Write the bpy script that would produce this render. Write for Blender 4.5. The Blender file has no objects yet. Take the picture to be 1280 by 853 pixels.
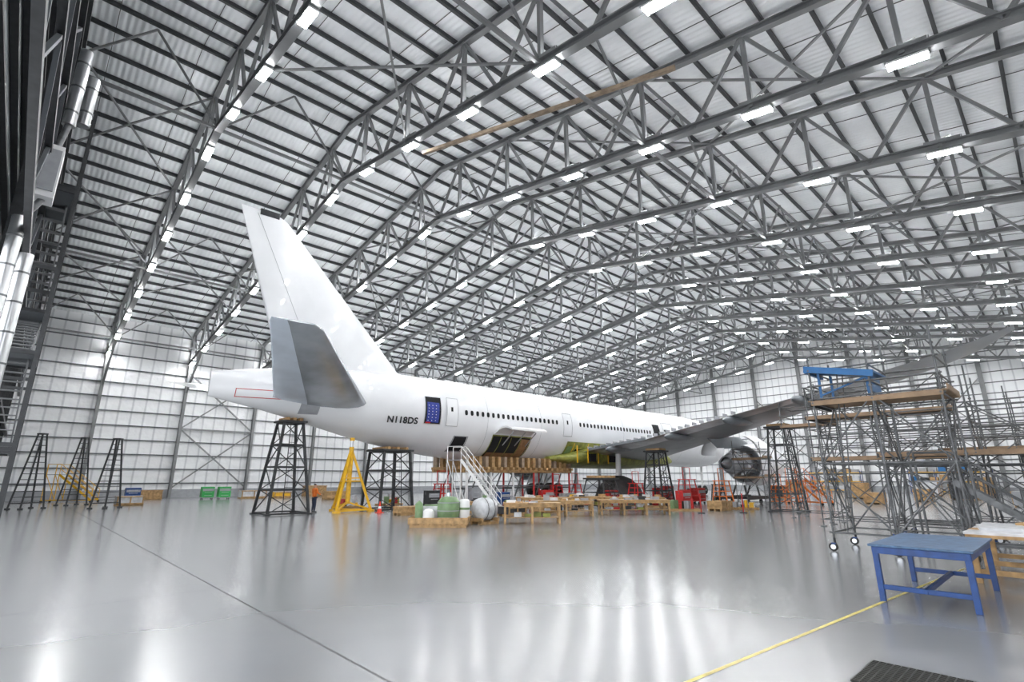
import bpy, math, random
from mathutils import Vector, Matrix
random.seed(7)
R=math.radians
scene=bpy.context.scene
# ------------------------------------------------------------------ materials
def mat(name,col,rough=.5,metal=0,var=.0,scale=3,bump=0,bscale=20,emit=0,coat=0,spec=None):
    m=bpy.data.materials.new(name); m.use_nodes=True
    nt=m.node_tree; b=nt.nodes['Principled BSDF']
    b.inputs['Base Color'].default_value=(*col,1)
    b.inputs['Roughness'].default_value=rough; b.inputs['Metallic'].default_value=metal
    if coat: b.inputs['Coat Weight'].default_value=coat
    if spec is not None: b.inputs['Specular IOR Level'].default_value=spec
    if emit:
        b.inputs['Emission Color'].default_value=(.98,.99,1,1); b.inputs['Emission Strength'].default_value=emit
    tc=nt.nodes.new('ShaderNodeTexCoord')
    if var:
        n=nt.nodes.new('ShaderNodeTexNoise'); n.inputs['Scale'].default_value=scale; n.inputs['Detail'].default_value=5
        nt.links.new(tc.outputs['Object'],n.inputs['Vector'])
        mr=nt.nodes.new('ShaderNodeMapRange'); mr.inputs['From Min'].default_value=.3; mr.inputs['From Max'].default_value=.7
        mr.inputs['To Min'].default_value=1-var; mr.inputs['To Max'].default_value=1+var
        nt.links.new(n.outputs['Fac'],mr.inputs['Value'])
        vm=nt.nodes.new('ShaderNodeVectorMath'); vm.operation='SCALE'; vm.inputs[0].default_value=col
        nt.links.new(mr.outputs['Result'],vm.inputs['Scale']); nt.links.new(vm.outputs['Vector'],b.inputs['Base Color'])
    if bump:
        n=nt.nodes.new('ShaderNodeTexNoise'); n.inputs['Scale'].default_value=bscale
        nt.links.new(tc.outputs['Object'],n.inputs['Vector'])
        bp=nt.nodes.new('ShaderNodeBump'); bp.inputs['Strength'].default_value=bump; bp.inputs['Distance'].default_value=.02
        nt.links.new(n.outputs['Fac'],bp.inputs['Height']); nt.links.new(bp.outputs['Normal'],b.inputs['Normal'])
    return m
M={}
M['steel']=mat('roof_steel_grey',(.22,.225,.23),.4,0,.12,1)
M['dark']=mat('purlin_dark_grey',(.05,.053,.057),.5,0,.15,1)
M['girt']=mat('girt_grey',(.10,.11,.12),.5,0,.1,1)
M['black']=mat('black_steel',(.028,.03,.033),.45,0,.3,4)
M['blue']=mat('blue_paint',(.008,.05,.20),.38,0,.25,6,.1,30)
M['bluetop']=mat('blue_table_top',(.06,.125,.23),.4,0,.35,9,.1,30)
M['lblue']=mat('light_blue_panel',(.015,.13,.34),.4,0,.1,5)
M['navy']=mat('navy_curtain',(.03,.05,.28),.7,0,.4,9)
M['wood']=mat('pine_wood',(.42,.26,.115),.6,0,.35,5)
M['ply']=mat('plywood_deck',(.30,.20,.12),.6,0,.25,3)
M['rust']=mat('pale_primer_steel',(.33,.25,.18),.6,0,.3,3)
M['brown']=mat('brown_cargo_liner',(.28,.15,.07),.6,0,.3,3)
M['white']=mat('aircraft_white_paint',(.82,.83,.85),.28,0,.03,.6,coat=.3)
M['wpaint']=mat('white_paint',(.8,.8,.8),.4)
M['alu']=mat('bare_aluminium',(.62,.64,.67),.28,.85,.2,1.2)
M['galv']=mat('galvanised_tube',(.13,.135,.14),.4,.4,.35,4)
M['duct']=mat('spiral_duct_silver',(.55,.56,.57),.28,.95)
M['wing']=mat('wing_grey',(.20,.22,.24),.35,.2,.2,.8)
M['wingt']=mat('wing_tip_light_grey',(.40,.43,.46),.3,.3,.1,.8)
M['stab']=mat('stabiliser_grey_metal',(.45,.48,.52),.22,.5,.25,.5)
M['elev']=mat('elevator_light_metal',(.70,.77,.86),.25,.15,.1,.7)
M['void']=mat('dark_interior',(.012,.012,.014),.9)
M['olive']=mat('zinc_primer_olive',(.24,.25,.05),.5,0,.45,2)
M['red']=mat('red_paint',(.50,.02,.02),.4,0,.1,5)
M['orangep']=mat('orange_paint',(.70,.17,.02),.4,0,.1,5)
M['yellow']=mat('yellow_paint',(.80,.45,.02),.4,0,.12,5)
M['orange']=mat('orange_fabric',(.85,.2,.03),.8)
M['green']=mat('green_paint',(.05,.38,.10),.45)
M['palegreen']=mat('olive_green_canister',(.17,.27,.13),.45,0,.2,4)
M['rubber']=mat('rubber',(.02,.02,.02),.7)
M['tarp']=mat('dark_tarpaulin',(.05,.045,.045),.7,0,.3,2,.8,2)
M['skin']=mat('skin',(.55,.33,.24),.6)
M['hair']=mat('hair',(.04,.025,.02),.8)
M['denim']=mat('dark_trousers',(.03,.04,.07),.85)
M['paper']=mat('plastic_sheeting',(.58,.59,.61),.35,0,.2,4,.4,6)
M['lamp']=mat('lamp_lens',(1,1,1),.4,0,emit=125)
M['roof_fill']=mat('added_roof_fill_glow',(1,1,1),.4,0,emit=80)  # added glow to brighten the roof liner, no part of the real fixtures
M['line']=mat('yellow_floor_line',(.62,.50,.10),.3,0,.3,4)
M['joint']=mat('floor_joint',(.07,.07,.07),.6)
M['grate']=mat('drain_grate',(.05,.05,.045),.4,.6)
M['cone']=mat('cone_red',(.75,.05,.02),.5)
M['grey']=mat('grey_plastic',(.33,.34,.36),.5,0,.1,3)

def roof_mat():
    m=mat('white_roof_liner',(.86,.87,.88),.42)
    nt=m.node_tree;b=nt.nodes['Principled BSDF']
    tc=nt.nodes.new('ShaderNodeTexCoord')
    w=nt.nodes.new('ShaderNodeTexWave'); w.bands_direction='X'; w.inputs['Scale'].default_value=1.0; w.inputs['Distortion'].default_value=0
    nt.links.new(tc.outputs['Object'],w.inputs['Vector'])
    bp=nt.nodes.new('ShaderNodeBump'); bp.inputs['Strength'].default_value=.6; bp.inputs['Distance'].default_value=.05
    nt.links.new(w.outputs['Fac'],bp.inputs['Height']); nt.links.new(bp.outputs['Normal'],b.inputs['Normal'])
    n=nt.nodes.new('ShaderNodeTexNoise'); n.inputs['Scale'].default_value=.25; n.inputs['Detail'].default_value=6
    nt.links.new(tc.outputs['Object'],n.inputs['Vector'])
    cr=nt.nodes.new('ShaderNodeValToRGB'); cr.color_ramp.elements[0].position=.3; cr.color_ramp.elements[0].color=(.70,.72,.74,1)
    cr.color_ramp.elements[1].position=.6; cr.color_ramp.elements[1].color=(.90,.92,.94,1)
    nt.links.new(n.outputs['Fac'],cr.inputs['Fac']); nt.links.new(cr.outputs['Color'],b.inputs['Base Color'])
    return m
M['roof']=roof_mat()
def wall_mat(name,axis):
    m=mat(name,(.84,.85,.86),.5); nt=m.node_tree;b=nt.nodes['Principled BSDF']
    tc=nt.nodes.new('ShaderNodeTexCoord')
    w=nt.nodes.new('ShaderNodeTexWave'); w.bands_direction=axis; w.inputs['Scale'].default_value=.27; w.inputs['Distortion'].default_value=.6; w.inputs['Detail'].default_value=2
    nt.links.new(tc.outputs['Object'],w.inputs['Vector'])
    cr=nt.nodes.new('ShaderNodeValToRGB'); cr.color_ramp.elements[0].position=0; cr.color_ramp.elements[0].color=(.66,.67,.69,1)
    cr.color_ramp.elements[1].position=.10; cr.color_ramp.elements[1].color=(.90,.91,.92,1)
    nt.links.new(w.outputs['Fac'],cr.inputs['Fac']); nt.links.new(cr.outputs['Color'],b.inputs['Base Color'])
    n=nt.nodes.new('ShaderNodeTexNoise'); n.inputs['Scale'].default_value=1.2
    nt.links.new(tc.outputs['Object'],n.inputs['Vector'])
    bp=nt.nodes.new('ShaderNodeBump'); bp.inputs['Strength'].default_value=.5; bp.inputs['Distance'].default_value=.15
    nt.links.new(n.outputs['Fac'],bp.inputs['Height']); nt.links.new(bp.outputs['Normal'],b.inputs['Normal'])
    return m
M['wallx']=wall_mat('wall_insulation_x','X'); M['wally']=wall_mat('wall_insulation_y','Y')
def floor_mat():
    m=mat('polished_concrete',(.4,.4,.41),.2); nt=m.node_tree;b=nt.nodes['Principled BSDF']
    tc=nt.nodes.new('ShaderNodeTexCoord')
    n=nt.nodes.new('ShaderNodeTexNoise'); n.inputs['Scale'].default_value=.22; n.inputs['Detail'].default_value=4; n.inputs['Roughness'].default_value=.5
    nt.links.new(tc.outputs['Object'],n.inputs['Vector'])
    cr=nt.nodes.new('ShaderNodeValToRGB'); cr.color_ramp.elements[0].position=.25; cr.color_ramp.elements[0].color=(.18,.185,.19,1)
    cr.color_ramp.elements[1].position=.75; cr.color_ramp.elements[1].color=(.235,.24,.245,1)
    nt.links.new(n.outputs['Fac'],cr.inputs['Fac']); nt.links.new(cr.outputs['Color'],b.inputs['Base Color'])
    mr=nt.nodes.new('ShaderNodeMapRange'); mr.inputs['To Min'].default_value=.19; mr.inputs['To Max'].default_value=.27
    nt.links.new(n.outputs['Fac'],mr.inputs['Value']); nt.links.new(mr.outputs['Result'],b.inputs['Roughness'])
    b.inputs['Specular IOR Level'].default_value=.55
    b.inputs['Coat Weight'].default_value=.45; b.inputs['Coat Roughness'].default_value=.17
    return m
M['floor']=floor_mat()

# ------------------------------------------------------------------ mesh builder
class MB:
    def __init__(s): s.v=[];s.f=[];s.m=[];s.sm=[];s.names=[]
    def mi(s,k):
        if k not in s.names: s.names.append(k)
        return s.names.index(k)
    def add(s,vs,fs,k,smooth=False):
        o=len(s.v); s.v+= [tuple(v) for v in vs]; i=s.mi(k)
        for f in fs: s.f.append(tuple(o+a for a in f)); s.m.append(i); s.sm.append(smooth)
    def box(s,c,d,k,rz=0,mtx=None):
        x,y,z=d[0]/2,d[1]/2,d[2]/2
        vs=[Vector(p) for p in [(-x,-y,-z),(x,-y,-z),(x,y,-z),(-x,y,-z),(-x,-y,z),(x,-y,z),(x,y,z),(-x,y,z)]]
        if mtx is None: mtx=Matrix.Rotation(rz,3,'Z')
        vs=[mtx@v+Vector(c) for v in vs]
        s.add(vs,[(0,3,2,1),(4,5,6,7),(0,1,5,4),(1,2,6,5),(2,3,7,6),(3,0,4,7)],k)
    def b2(s,a,b,k):
        s.box([(a[i]+b[i])/2 for i in range(3)],[abs(b[i]-a[i]) for i in range(3)],k)
    def frame(s,p0,p1):
        p0=Vector(p0);p1=Vector(p1);t=(p1-p0).normalized()
        up=Vector((0,0,1)) if abs(t.z)<.98 else Vector((0,1,0))
        a=t.cross(up).normalized(); b=a.cross(t).normalized(); return p0,p1,t,a,b
    def beam(s,p0,p1,w,h,k):
        p0,p1,t,a,b=s.frame(p0,p1)
        vs=[p+a*(w/2*i)+b*(h/2*j) for p in(p0,p1) for i,j in((-1,-1),(1,-1),(1,1),(-1,1))]
        s.add(vs,[(0,1,2,3),(7,6,5,4),(0,4,5,1),(1,5,6,2),(2,6,7,3),(3,7,4,0)],k)
    def ibeam(s,p0,p1,w,h,k,t=.03):
        P0,P1,tt,a,b=s.frame(p0,p1)
        s.beam(P0+b*(h/2),P1+b*(h/2),w,t,k); s.beam(P0-b*(h/2),P1-b*(h/2),w,t,k); s.beam(P0,P1,t,h,k)
    def tube(s,p0,p1,r,k,n=6,r1=None,cap=True):
        if r1 is None: r1=r
        p0,p1,t,a,b=s.frame(p0,p1); vs=[]
        for p,rr in((p0,r),(p1,r1)):
            for i in range(n):
                g=2*math.pi*i/n; vs.append(p+a*(rr*math.cos(g))+b*(rr*math.sin(g)))
        fs=[(i,(i+1)%n,n+(i+1)%n,n+i) for i in range(n)]
        s.add(vs,fs,k,True)
        if cap: s.add(vs,[tuple(range(n-1,-1,-1)),tuple(range(n,2*n))],k)
    def lathe(s,o,ax,prof,k,n=24):
        o=Vector(o);ax=Vector(ax).normalized(); _,_,t,a,b=s.frame(o,o+ax); vs=[]
        for d,r in prof:
            for i in range(n):
                g=2*math.pi*i/n; vs.append(o+ax*d+a*(r*math.cos(g))+b*(r*math.sin(g)))
        fs=[]
        for j in range(len(prof)-1):
            for i in range(n): fs.append((j*n+i,j*n+(i+1)%n,(j+1)*n+(i+1)%n,(j+1)*n+i))
        s.add(vs,fs,k,True)
    def loft(s,rings,k,caps=True,smooth=True):
        n=len(rings[0]); vs=[p for r in rings for p in r]; fs=[]
        for j in range(len(rings)-1):
            for i in range(n): fs.append((j*n+i,j*n+(i+1)%n,(j+1)*n+(i+1)%n,(j+1)*n+i))
        s.add(vs,fs,k,smooth)
        if caps: s.add(vs,[tuple(range(n)),tuple(range((len(rings)-1)*n,len(rings)*n))],k)
    def build(s,name,parent=None,bevel=0):
        xs=[v[0] for v in s.v];ys=[v[1] for v in s.v];zs=[v[2] for v in s.v]
        c=Vector(((min(xs)+max(xs))/2,(min(ys)+max(ys))/2,min(zs)))
        me=bpy.data.meshes.new(name); me.from_pydata([tuple(Vector(v)-c) for v in s.v],[],s.f)
        for k in s.names: me.materials.append(M[k])
        me.polygons.foreach_set('material_index',s.m); me.polygons.foreach_set('use_smooth',s.sm); me.update()
        ob=bpy.data.objects.new(name,me); ob.location=c; scene.collection.objects.link(ob)
        if bevel:
            bv=ob.modifiers.new('bevel','BEVEL'); bv.width=bevel; bv.segments=2; bv.limit_method='ANGLE'
        if parent: ob.parent=parent; 
        return ob
def empty(name,loc=(0,0,0)):
    e=bpy.data.objects.new(name,None); e.location=(0,0,0); scene.collection.objects.link(e); return e

# ------------------------------------------------------------------ shell
X0,X1,Y0,Y1=-2.2,97.4,-9.0,69.0
RID=30.0
def roofz(y): return 26.3-.187*abs(y-RID)
def botz(y): return 21.5-.168*abs(y-RID)
b=MB(); b.b2((-30,Y0-.3,-.3),(X1+.3,Y1+.3,0),'floor'); b.build('floor')
b=MB()
for ya,yb in((Y0-.3,RID),(RID,Y1+.3)):
    za,zb=roofz(ya),roofz(yb)
    b.add([(X0-.5,ya,za),(X1+.3,ya,za),(X1+.3,yb,zb),(X0-.5,yb,zb),(X0-.5,ya,za+.3),(X1+.3,ya,za+.3),(X1+.3,yb,zb+.3),(X0-.5,yb,zb+.3)],
      [(0,3,2,1),(4,5,6,7),(0,1,5,4),(1,2,6,5),(2,3,7,6),(3,0,4,7)],'roof')
b.build('ceiling')
b=MB(); b.b2((X0,Y1,0),(X1,Y1+.3,roofz(Y1)),'wallx'); b.build('wall_north')
b=MB(); b.b2((X0,Y0-.3,0),(X1,Y0,roofz(Y0)),'wallx'); b.build('wall_south')
b=MB(); 
def gable(b,x,ya,yb,zlo,k):
    pts=[(ya,zlo),(yb,zlo),(yb,roofz(yb))]+([(RID,roofz(RID))] if ya<RID<yb else [])+[(ya,roofz(ya))]
    n=len(pts); vs=[(x,p[0],p[1]) for p in pts]+[(x+.3,p[0],p[1]) for p in pts]
    b.add(vs,[tuple(range(n-1,-1,-1)),tuple(range(n,2*n))]+[(i,(i+1)%n,n+(i+1)%n,n+i) for i in range(n)],k)
gable(b,X1,Y0,Y1,0,'wally'); b.build('wall_east')
b=MB(); gable(b,X0-.3,Y0,Y1,9.4,'girt'); b.b2((X0-.3,37,0),(X0,Y1,9.4),'girt'); b.build('wall_west')

b=MB(); y=Y0+.9
while y<Y1-.2:
    z=roofz(y)-.14
    b.b2((X0,y-.04,z-.12),(X1,y+.04,z+.12),'dark'); b.b2((X0,y-.05,z-.12),(X1,y+.10,z-.09),'dark')
    y+=1.72
b.build('roof_purlins')
b=MB()
for i in range(26):
    x=X0+1.9+3.85*i
    for ya,yb in((Y0,RID),(RID,Y1)): b.beam((x,ya,roofz(ya)-.1),(x,yb,roofz(yb)-.1),.03,.03,'dark')
b.build('roof_sag_rods')
b=MB()
z=1.5
while z<18.6:
    b.b2((X0,Y1-.16,z),(X1,Y1-.02,z+.11),'girt'); z+=1.5
b.build('wall_girts_north')
b=MB(); z=1.5
while z<25.5:
    half=(26-z)/.187 if z>18.5 else 99
    ya=max(Y0,RID-half);yb=min(Y1,RID+half)
    b.b2((X1-.16,ya,z),(X1-.02,yb,z+.11),'girt'); z+=1.5
b.build('wall_girts_east')
b=MB(); z=1.5
while z<25:
    half=(26-z)/.187 if z>18.5 else 99
    ya=max(Y0 if z>9.3 else 37,RID-half);yb=min(Y1-.3,RID+half)
    b.b2((X0+.02,ya,z),(X0+.2,yb,z+.16),'black'); z+=1.5
b.build('wall_girts_west')
TX=[5+7.7*i for i in range(12)]
b=MB()
for x in TX+[X1-.3]:
    b.ibeam((x,Y1-.45,0),(x,Y1-.45,roofz(Y1)-.3),.28,.5,'steel')
    b.ibeam((x,Y0+.45,0),(x,Y0+.45,roofz(Y0)-.3),.28,.5,'steel')
b.build('wall_columns_side')
b=MB(); 
for i in range(9):
    y=Y0+7.8*(i+1)
    b.ibeam((X1-.45,y,0),(X1-.45,y,roofz(y)-.3),.3,.5,'steel')
b.build('wall_columns_east')
b=MB()
for xa in (12.7,58.9):
    xb=xa+7.7
    for za,zb in((1,7.5),(7.5,14)):
        b.beam((xa,Y1-.5,za),(xb,Y1-.5,zb),.14,.14,'steel'); b.beam((xb,Y1-.5,za),(xa,Y1-.5,zb),.14,.14,'steel')
    b.beam((xa,Y1-.5,7.5),(xb,Y1-.5,7.5),.16,.16,'steel')
for ya in (Y0+7.8*5,Y0+7.8*2):
    for za,zb in((.5,8),(8,16)):
        b.beam((X1-.5,ya,za),(X1-.5,ya+7.8,zb),.14,.14,'steel'); b.beam((X1-.5,ya+7.8,za),(X1-.5,ya,zb),.14,.14,'steel')
b.build('wall_bracing')
b=MB(); b.b2((X0,Y1-.05,0),(X1,Y1,.9),'grey'); b.build('baseboard_north')
b=MB(); b.b2((X1-.05,Y0,0),(X1,Y1,.9),'grey'); b.build('baseboard_east')

NP=15; ys=[Y0+(Y1-Y0)*i/NP for i in range(NP+1)]
for ti,x in enumerate(TX):
    b=MB()
    for ya,yb in((Y0+.3,RID),(RID,Y1-.3)):
        b.ibeam((x,ya,botz(ya)),(x,yb,botz(yb)),.38,.32,'steel',.05)
        b.ibeam((x,ya,roofz(ya)-.5),(x,yb,roofz(yb)-.5),.30,.30,'steel',.05)
    for i in range(NP+1):
        y=min(max(ys[i],Y0+.5),Y1-.5)
        b.beam((x,y,botz(y)),(x,y,roofz(y)-.5),.20,.18,'steel')
        b.box((x,y,botz(y)+.15),(.06,.9,.55),'steel')
        if i<NP:
            y2=min(max(ys[i+1],Y0+.5),Y1-.5); ym=(y+y2)/2
            b.beam((x,y,roofz(y)-.5),(x,ym,botz(ym)),.15,.15,'steel'); b.beam((x,ym,botz(ym)),(x,y2,roofz(y2)-.5),.15,.15,'steel')
    b.beam((x,Y1-.5,11.5),(x,Y1-5.2,botz(Y1-5.2)),.2,.2,'steel')
    b.beam((x,Y0+.5,11.5),(x,Y0+5.2,botz(Y0+5.2)),.2,.2,'steel')
    b.build('roof_truss')
XS=[X0]+TX+[X1]
for i in (1,4,7.5,11,14):
    y=Y0+5.2*i; b=MB()
    for j in range(len(XS)-1):
        xa,xb=XS[j],XS[j+1]; xm=(xa+xb)/2
        b.beam((xa,y,botz(y)),(xb,y,botz(y)),.15,.15,'steel')
        b.beam((xa,y,botz(y)),(xm,y,roofz(y)-.3),.1,.1,'steel'); b.beam((xm,y,roofz(y)-.3),(xb,y,botz(y)),.1,.1,'steel')
    b.build('roof_strut')
b=MB()
for j in (0,3,6,9):
    xa,xb=XS[j],XS[j+1]
    for i in range(0,NP-1,2):
        ya,yb=ys[i],ys[i+2]
        if ya<RID<yb: continue
        b.beam((xa,ya,roofz(ya)-.5),(xb,yb,roofz(yb)-.5),.1,.1,'steel'); b.beam((xb,ya,roofz(ya)-.5),(xa,yb,roofz(yb)-.5),.1,.1,'steel')
for j in (1,4,7,10):
    xa,xb=XS[j],XS[j+1]
    for i in range(1,NP-2,3):
        ya,yb=ys[i],ys[i+2]
        if ya<RID<yb: continue
        b.beam((xa,ya,botz(ya)+.1),(xb,yb,botz(yb)+.1),.09,.09,'steel'); b.beam((xb,ya,botz(ya)+.1),(xa,yb,botz(yb)+.1),.09,.09,'steel')
b.beam((13.4,21.5,19.6),(17.0,8.2,18.6),.16,.18,'rust')
b.build('roof_cross_bracing')
b=MB()
for x in TX:
    for k in range(-1,14):
        y=1.3+5.1*k
        if y>Y1-1 or y<Y0+1: continue
        z=botz(y)-.28; s=-.168*(1 if y>RID else -1)
        mt=Matrix.Rotation(math.atan(s),3,'X')
        b.box((x,y,z),(.38,1.2,.09),'wpaint',mtx=mt)
        for o in(-.30,.30):
            v=mt@Vector((0,o,-.075)); b.box((x,y+v.y,z+v.z),(.34,.56,.06),'lamp',mtx=mt)
        zz=botz(y)
        b.box((x,y,zz+.21),(.24,1.2,.02),'roof_fill',mtx=mt)  # added upward-glowing fill panel on top of the chord
        for o in(-.17,.17): b.box((x+o,y,zz+.25),(.015,1.3,.13),'steel',mtx=mt)  # added lips hide the fill panel's glow from below
        for o in(-.64,.64): v=mt@Vector((0,o,.25)); b.box((x,y+v.y,zz+v.z),(.33,.015,.13),'steel',mtx=mt)
        b.beam((x,y,z+.04),(x,y,z+.14),.04,.04,'galv')
b.build('ceiling_lights')

# west door frame + ducts
b=MB()
for y in (24,30,36,42,48,54,60,66):
    b.ibeam((X0+.6,y,9.6 if y<37 else 0),(X0+.6,y,roofz(y)-.7),.35,.5,'black')
for z in (9.8,12.6,15,17.5,19.6):
    b.beam((X0+1.1,Y0+1,z),(X0+1.1,min(Y1-1,RID+(25.3-z)/.187),z),.18,.25,'black')
for i in range(12):
    y=-6+6*i
    for za,zb in((9.8,12.6),(12.6,15),(15,17.4)):
        if roofz(y+6)>zb+1.5:
            b.beam((X0+1.1,y,za),(X0+1.1,y+3,zb),.11,.11,'girt'); b.beam((X0+1.1,y+3,zb),(X0+1.1,y+6,za),.11,.11,'girt')
for z in (3,6): b.beam((X0+.9,37,z),(X0+.9,Y1-1,z),.2,.25,'black')
b.build('door_1')
b=MB()
for xx,yy,za,zt in((-1.35,21.6,0,10.2),(-1.0,22.2,0,9.2),(-.8,21.6,13.9,17.0),(-.45,22.2,14.4,16.4)):
    b.tube((xx,yy,za),(xx,yy,zt),.19,'duct',16)
    z=za+.5
    while z<zt: b.tube((xx,yy,z),(xx,yy,z+.06),.205,'galv',16); z+=1
b.box((-.95,21.6,11.9),(.5,.8,1.9),'wpaint'); b.box((-.95,21.15,11.9),(.4,.05,1.5),'grey')
b.tube((-1.3,21.6,10.2),(-.95,21.6,11.0),.1,'galv',10); b.tube((-.95,21.6,12.8),(-.8,21.6,13.9),.1,'galv',10)
b.build('ventilation_duct')
# access gantry with stairs beside the west wall
b=MB()
for x in(-1.5,-.2):
    for y in(24.5,28,31.5,35): b.beam((x,y,0),(x,y,16.5),.12,.12,'black')
lev=[3.2,6.4,9.6,12.8,16.0]
for i,z in enumerate(lev):
    for x in(-1.5,-.2):
        b.beam((x,24.5,z),(x,35,z),.1,.16,'black'); b.beam((x,24.5,z+1),(x,35,z+1),.04,.04,'steel'); b.beam((x,24.5,z+.5),(x,35,z+.5),.03,.03,'steel')
    for y in(24.5,28,31.5,35): b.beam((-1.5,y,z),(-.2,y,z),.1,.14,'black')
    b.b2((-1.5,24.5 if i%2 else 31.5,z),(-.2,28 if i%2 else 35,z+.04),'girt')
    if i<4:
        ya,yb=(34,26) if i%2==0 else (26,34)
        for x in(-1.3,-.4): b.beam((x,ya,z),(x,yb,z+3.2),.05,.22,'steel')
        for k in range(12): t_=(k+.5)/12; b.box((-.85,ya+(yb-ya)*t_,z+3.2*t_),(.85,.3,.03),'steel')
b.build('access_gantry_stair')

b=MB()
def strip(b,p,q,w,k,z=.004):
    p=Vector((*p,z));q=Vector((*q,z));t=(q-p).normalized();a=Vector((-t.y,t.x,0))*w/2
    b.add([p-a,q-a,q+a,p+a],[(0,1,2,3)],k)
strip(b,(4.0,3.38),(17,2.25),.055,'line'); b.build('floor_line_yellow')
b=MB()
for x in (3.3,26.4,49.5,72.6): strip(b,(x,Y0),(x,Y1),.02,'joint',.003)
for y in (12,36,58): strip(b,(X0,y+.01),(X1,y),.007,'joint',.003)
b.build('floor_joints')
b=MB()
b.b2((6.9,-6,.0),(7.8,2.05,.006),'void')
for i in range(19): b.b2((6.92+.048*i,-6,.004),(6.935+.048*i,2.05,.02),'grate')
y=-6
while y<2.06: b.b2((6.9,y,.004),(7.8,y+.012,.02),'grate'); y+=.07
b.build('drain_grate')

# ------------------------------------------------------------------ airliner
AX=33.5
plane=empty('airliner')
ST=[(71.2,5.75,5.55,.1),(70.9,6.3,5.05,.7),(70,7.05,4.55,1.3),(68.6,8.0,4.05,1.95),(67,8.75,3.7,2.45),(65,9.3,3.52,2.85),(63,9.55,3.46,3.03),(60,9.65,3.45,3.1),(52,9.65,3.45,3.1),(44,9.65,3.45,3.1),(36,9.65,3.45,3.1),(28,9.65,3.45,3.1),
 (25,9.65,3.52,3.08),(22.5,9.63,3.74,3.0),(20,9.58,4.06,2.86),(18,9.5,4.4,2.66),(16,9.4,4.82,2.36),(14,9.25,5.3,1.98),(12,9.02,5.78,1.5),(10,8.7,6.22,.95),(8.4,8.4,6.5,.45),(7.3,8.15,6.7,.14)]
def fus(X):
    for i in range(len(ST)-1):
        a,c=ST[i],ST[i+1]
        if c[0]<=X<=a[0]:
            t=(a[0]-X)/(a[0]-c[0]); return [a[j]+(c[j]-a[j])*t for j in(1,2,3)]
    return list(ST[0][1:] if X>71 else ST[-1][1:])
def spt(X,z,side=-1,off=0):
    t,bt,hw=fus(X); zc=(t+bt)/2; hh=(t-bt)/2; u=max(-.999,min(.999,(z-zc)/hh)); c=math.sqrt(1-u*u)
    n=Vector((0,side*c/hw,u/hh)).normalized()
    return Vector((X,AX+side*hw*c,z))+n*off
b=MB(); rings=[]; NS=56
xsn=[]
for i in range(len(ST)-1):
    a,c=ST[i][0],ST[i+1][0]; m=max(1,int((a-c)/2)); xsn+=[a+(c-a)*j/m for j in range(m)]
xsn.append(ST[-1][0])
for X in xsn:
    t,bt,hw=fus(X); zc=(t+bt)/2;hh=(t-bt)/2
    rings.append([(X,AX+hw*math.cos(2*math.pi*i/NS),zc+hh*math.sin(2*math.pi*i/NS)) for i in range(NS)])
b.loft(rings,'white'); b.build('fuselage',plane)
def patch(b,xa,xb,za,zb,k,off=.015,side=-1,nx=6,nz=8):
    vs=[];fs=[]
    for i in range(nx+1):
        for j in range(nz+1): vs.append(spt(xa+(xb-xa)*i/nx,za+(zb-za)*j/nz,side,off))
    for i in range(nx):
        for j in range(nz):
            p=i*(nz+1)+j; fs.append((p,p+nz+1,p+nz+2,p+1))
    b.add(vs,fs,k,True)
def outline(b,xa,xb,za,zb,k,w=.06,off=.02):
    patch(b,xa,xb,za,za+w,k,off,nz=1);patch(b,xa,xb,zb-w,zb,k,off,nz=1);patch(b,xa,xa+w,za,zb,k,off,nx=1);patch(b,xb-w,xb,za,zb,k,off,nx=1)
b=MB()
pts=[(-.5,-.25),(-.3,-.5),(.3,-.5),(.5,-.25),(.5,.25),(.3,.5),(-.3,.5),(-.5,.25)]
for xs,xe in((23.9,34.4),(37.2,48.9),(52.2,66)):
    x=xs
    while x<=xe:
        b.add([spt(x+p[0]*.27,6.85+p[1]*.38,-1,.02) for p in pts],[tuple(range(8))],'void'); x+=.53
patch(b,67.2,69.0,7.35,7.95,'void',.03)
b.build('cabin_windows',plane)
b=MB()
patch(b,20.35,21.65,5.85,7.75,'void',.02); patch(b,20.5,21.5,5.95,7.35,'navy',.035)
outline(b,20.3,21.7,5.8,7.8,'alu',.06,.03)
for i in range(6):
    for j in range(3): patch(b,20.6+.3*j,20.66+.3*j,6.05+.21*i,6.10+.21*i,'wpaint',.045,nx=1,nz=1)
patch(b,20.45,20.85,5.87,5.97,'red',.05,nx=1,nz=1)
patch(b,22.05,23.05,5.8,7.75,'white',.16); outline(b,22.05,23.05,5.8,7.75,'grey',.03,.17); patch(b,22.4,22.58,6.8,7.1,'void',.18)
outline(b,34.85,36.05,5.7,7.75,'grey',.05,.02); patch(b,35.3,35.5,6.75,7.1,'void',.03)
patch(b,49.6,50.9,5.6,7.75,'void',.02)
patch(b,26.8,30.9,3.75,5.35,'void',.02); outline(b,26.7,31.0,3.7,5.4,'olive',.09,.03)
patch(b,26.9,30.8,3.8,4.1,'brown',.028); patch(b,29.9,30.8,4.1,5.2,'brown',.028)
for x in (27.6,28.7,29.8): patch(b,x,x+.08,3.85,5.25,'olive',.035,nx=1)
patch(b,23.2,24.3,4.1,5.1,'void',.02); outline(b,23.1,24.4,4.05,5.15,'grey',.06,.03)
patch(b,35.6,41.2,3.6,5.3,'olive',.05); patch(b,37.0,38.2,3.9,4.7,'void',.06); patch(b,39.2,40.3,3.8,4.7,'void',.06)
for x in (36.6,38.6,40.7): patch(b,x,x+.1,3.7,5.2,'yellow',.07,nx=1)
patch(b,35.8,36.5,4.2,4.9,'palegreen',.07); patch(b,38.75,39.15,3.9,4.6,'brown',.07)
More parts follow.
